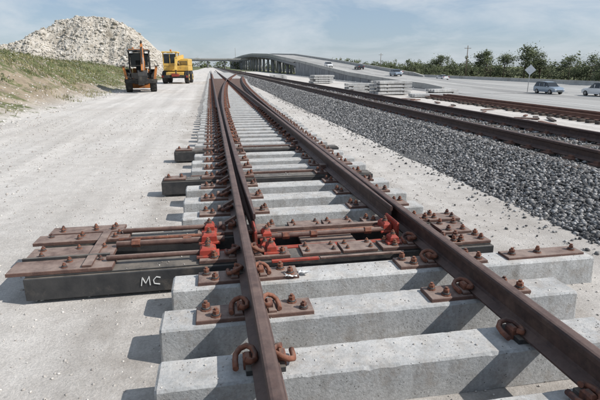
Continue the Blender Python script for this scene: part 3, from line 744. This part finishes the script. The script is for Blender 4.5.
for x in (-.68,.68):
    for y,y2 in ((-.72,-.6),(.2,.2),(.95,.8)): mb.beam((x,y,1.3),(x*.95,y2,2.72),.085,.085,'black',T=T)
    mb.beam((x,-.72,1.75),(x,.9,1.75),.05,.05,'black',T=T)
mb.beam((-.68,-.7,1.8),(.68,-.7,1.8),.05,.05,'black',T=T)
mb.box(-.74,.74,-.78,1.0,2.70,2.84,'black',T=T,ch=.05); mb.box(-.66,.66,-.72,.9,2.841,2.88,'orange',T=T)
mb.box(-.655,-.645,-.55,.8,1.78,2.68,'glass',T=T); mb.box(.645,.655,-.55,.8,1.78,2.68,'glass',T=T); mb.box(-.6,.6,.86,.88,1.7,2.68,'glass',T=T)
mb.box(-.25,.25,-.1,.4,1.3,1.5,'black',T=T); mb.box(-.25,.25,.3,.42,1.5,2.15,'black',T=T)
mb.tube([(-.35,-.65,2.9),(-.35,-.65,3.0)],.06,'orange',8,T=T); mb.box(.4,.6,-.85,-.78,2.6,2.72,'white',T=T); mb.box(-.6,-.4,-.85,-.78,2.6,2.72,'white',T=T)
mb.obj('cab',bh); mb=MB()
mb.box(-1.0,1.0,-.98,-.80,.62,.92,'black',T=T,ch=.02); mb.box(-.2,.2,-1.3,-.98,.5,1.15,'black',T=T)
mb.beam((.18,-1.2,.95),(.24,-1.5,2.1),.17,.28,'orange',T=T); mb.beam((.24,-1.5,2.05),(.2,-1.2,3.2),.14,.22,'orange',T=T)
mb.tube([(.18,-1.55,1.2),(.22,-1.75,2.3)],.055,'galv',8,T=T); mb.tube([(.18,-1.45,1.0),(.18,-1.6,1.7)],.075,'black',8,T=T)
mb.beam((.2,-1.2,3.25),(.12,-2.15,1.45),.13,.22,'orange',T=T); mb.tube([(.2,-1.5,3.0),(.14,-2.2,1.9)],.05,'black',8,T=T)
mb.beam((.2,-1.0,3.12),(.2,-1.4,3.36),.12,.14,'black',T=T)
bk=[(-.22,-2.05,1.5),(-.22,-2.45,1.15),(-.22,-2.4,.75),(-.22,-2.05,.62),(-.22,-1.85,.85)]
vs=[(x,y,z) for x in (-.18,.42) for _,y,z in bk]
mb.add([T@Vector(p) for p in vs],[(0,1,2,3,4),(9,8,7,6,5),(0,1,6,5),(1,2,7,6),(2,3,8,7)],'black')
for i in range(5): mb.beam((-.15+i*.13,-1.86,.86),(-.15+i*.13,-1.72,1.0),.05,.04,'black',T=T)
for s_ in (-1,1):
    mb.beam((s_*.90,-.92,.8),(s_*1.08,-.92,1.75),.11,.16,'orange',T=T); mb.beam((s_*.7,-.92,1.0),(s_*1.0,-.92,1.55),.08,.08,'black',T=T); mb.box(s_*1.08-.16,s_*1.08+.16,-1.05,-.8,1.75,1.81,'black',T=T)
mb.obj('hoe_arm',bh,.008); mb=MB()
for s_ in (-.6,.6):
    mb.beam((s_,.9,1.5),(s_,2.4,1.3),.1,.2,'orange',T=T); mb.beam((s_,2.4,1.3),(s_,3.1,.5),.1,.18,'orange',T=T)
vs=[(x,y,z) for x in (-1.15,1.15) for y,z in ((3.05,.9),(3.0,.15),(3.9,.08),(3.1,.2))]
mb.add([T@Vector(p) for p in vs],[(0,1,2,3),(7,6,5,4),(0,4,5,1),(1,5,6,2)],'orange'); mb.obj('loader_bucket',bh)

# ---------------------------------------------------------------- yellow rail crane
T=Matrix.Translation((-3.35,52,0))@Matrix.Rotation(R(-5),4,'Z'); yc=empty('rail_crane'); mb=MB()
for x in (-1.1,1.1):
    wheel(mb,x,-1.2,.62,.42,'yellow',T); wheel(mb,x,1.7,.62,.42,'yellow',T)
mb.obj('wheels',yc); mb=MB()
mb.box(-.85,.85,-2.0,2.6,.65,1.15,'yellow',T=T,ch=.03); mb.box(-1.3,1.3,-2.05,-1.85,.55,.85,'black',T=T); mb.box(-1.35,1.35,-.3,.8,.95,1.25,'black',T=T)
mb.box(-1.25,1.25,-1.0,2.4,1.25,1.75,'yellow',T=T,ch=.05); mb.box(.35,1.25,-.9,2.3,1.75,2.45,'yellow',T=T,ch=.06)
mb.box(.45,1.15,-.93,-.9,1.4,2.2,'black',T=T)
for i in range(5): mb.box(.5,1.1,-.96,-.93,1.5+i*.14,1.55+i*.14,'yellow',T=T)
mb.box(-1.3,-1.1,-2.1,-2.05,.6,.8,'red',T=T); mb.box(1.1,1.3,-2.1,-2.05,.6,.8,'red',T=T)
mb.box(-.3,.3,-2.12,-2.0,.7,1.0,'red',T=T)
mb.obj('body',yc,.015); mb=MB()
for x in (-1.2,.1):
    for y in (-1.0,.6): mb.box(x-.05,x+.05,y-.05,y+.05,1.75,3.0,'yellow',T=T)
mb.box(-1.18,.08,-1.03,-1.01,2.0,2.9,'glass',T=T); mb.box(-1.23,-1.21,-.9,.5,2.0,2.9,'glass',T=T); mb.box(-1.2,.1,-1.02,.62,1.74,2.0,'yellow',T=T)
mb.box(-1.32,.22,-1.15,.75,3.0,3.14,'yellow',T=T,ch=.05); mb.tube([(-.5,-.4,3.14),(-.5,-.4,3.35)],.09,'orange',10,T=T)
mb.beam((-.55,-1.05,2.0),(-.55,-1.05,2.9),.06,.04,'yellow',T=T); mb.box(-1.0,-.8,-1.2,-1.1,2.9,3.02,'white',T=T); mb.box(-.2,0,-1.2,-1.1,2.9,3.02,'white',T=T)
mb.obj('cab',yc); mb=MB()
mb.beam((.35,1.6,2.7),(.3,-2.6,2.35),.28,.36,'yellow',T=T); mb.beam((.3,-2.5,2.35),(.3,-3.1,1.3),.22,.26,'yellow',T=T)
mb.tube([(.3,-.8,1.9),(.3,-2.0,2.3)],.07,'galv',8,T=T); mb.tube([(.3,-3.1,1.3),(.3,-3.1,.9)],.06,'black',8,T=T); mb.box(.0,.6,-3.3,-2.95,.75,.95,'red',T=T)
mb.obj('boom',yc,.01)

# ---------------------------------------------------------------- camera, light, world
cam=bpy.data.cameras.new('camera'); co=bpy.data.objects.new('camera',cam); scene.collection.objects.link(co); scene.camera=co
cam.lens=28; cam.sensor_width=36; cam.clip_end=8000; cam.clip_start=.05
co.location=(0,0,1.70); co.rotation_euler=(R(90-16.0),0,R(-10.5))
sd=Vector((.74,-.30,.72)).normalized()
el=math.asin(sd.z); rot=math.atan2(sd.x,sd.y)
sl=bpy.data.lights.new('sun','SUN'); sl.energy=5.0; sl.angle=R(.5); sl.color=(1,.965,.92)
so=bpy.data.objects.new('sun',sl); scene.collection.objects.link(so); so.rotation_euler=sd.to_track_quat('Z','Y').to_euler()
w=bpy.data.worlds.new('World'); scene.world=w; w.use_nodes=True; n=w.node_tree.nodes; l=w.node_tree.links
bg=n['Background']; sky=n.new('ShaderNodeTexSky'); sky.sky_type='NISHITA'; sky.sun_disc=False
sky.sun_elevation=el; sky.sun_rotation=rot; sky.air_density=1.0; sky.dust_density=.4; sky.ozone_density=3.0
tc=n.new('ShaderNodeTexCoord'); mp_=n.new('ShaderNodeMapping'); mp_.inputs['Scale'].default_value=(1.4,1.4,5.5); mp_.inputs['Rotation'].default_value=(0.1,.12,.9)
l.new(tc.outputs['Generated'],mp_.inputs['Vector'])
t=n.new('ShaderNodeTexNoise'); t.inputs['Scale'].default_value=2.6; t.inputs['Detail'].default_value=9; t.inputs['Roughness'].default_value=.6; t.inputs['Distortion'].default_value=.6
l.new(mp_.outputs['Vector'],t.inputs['Vector'])
rp=ramp(n,l,t.outputs['Fac'],[(.42,(.0,.0,.0)),(.66,(.7,.7,.7))])
# thin high haze over the whole sky, then wispy cloud
hz=mix(n,l,.55,sky.outputs['Color'],(4.3,5.5,7.2))
c=mix(n,l,rp.outputs['Color'],hz,(7.3,7.8,8.3))
l.new(c,bg.inputs['Color']); bg.inputs['Strength'].default_value=.095
scene.view_settings.view_transform='Standard'; scene.view_settings.look='None'; scene.view_settings.exposure=0
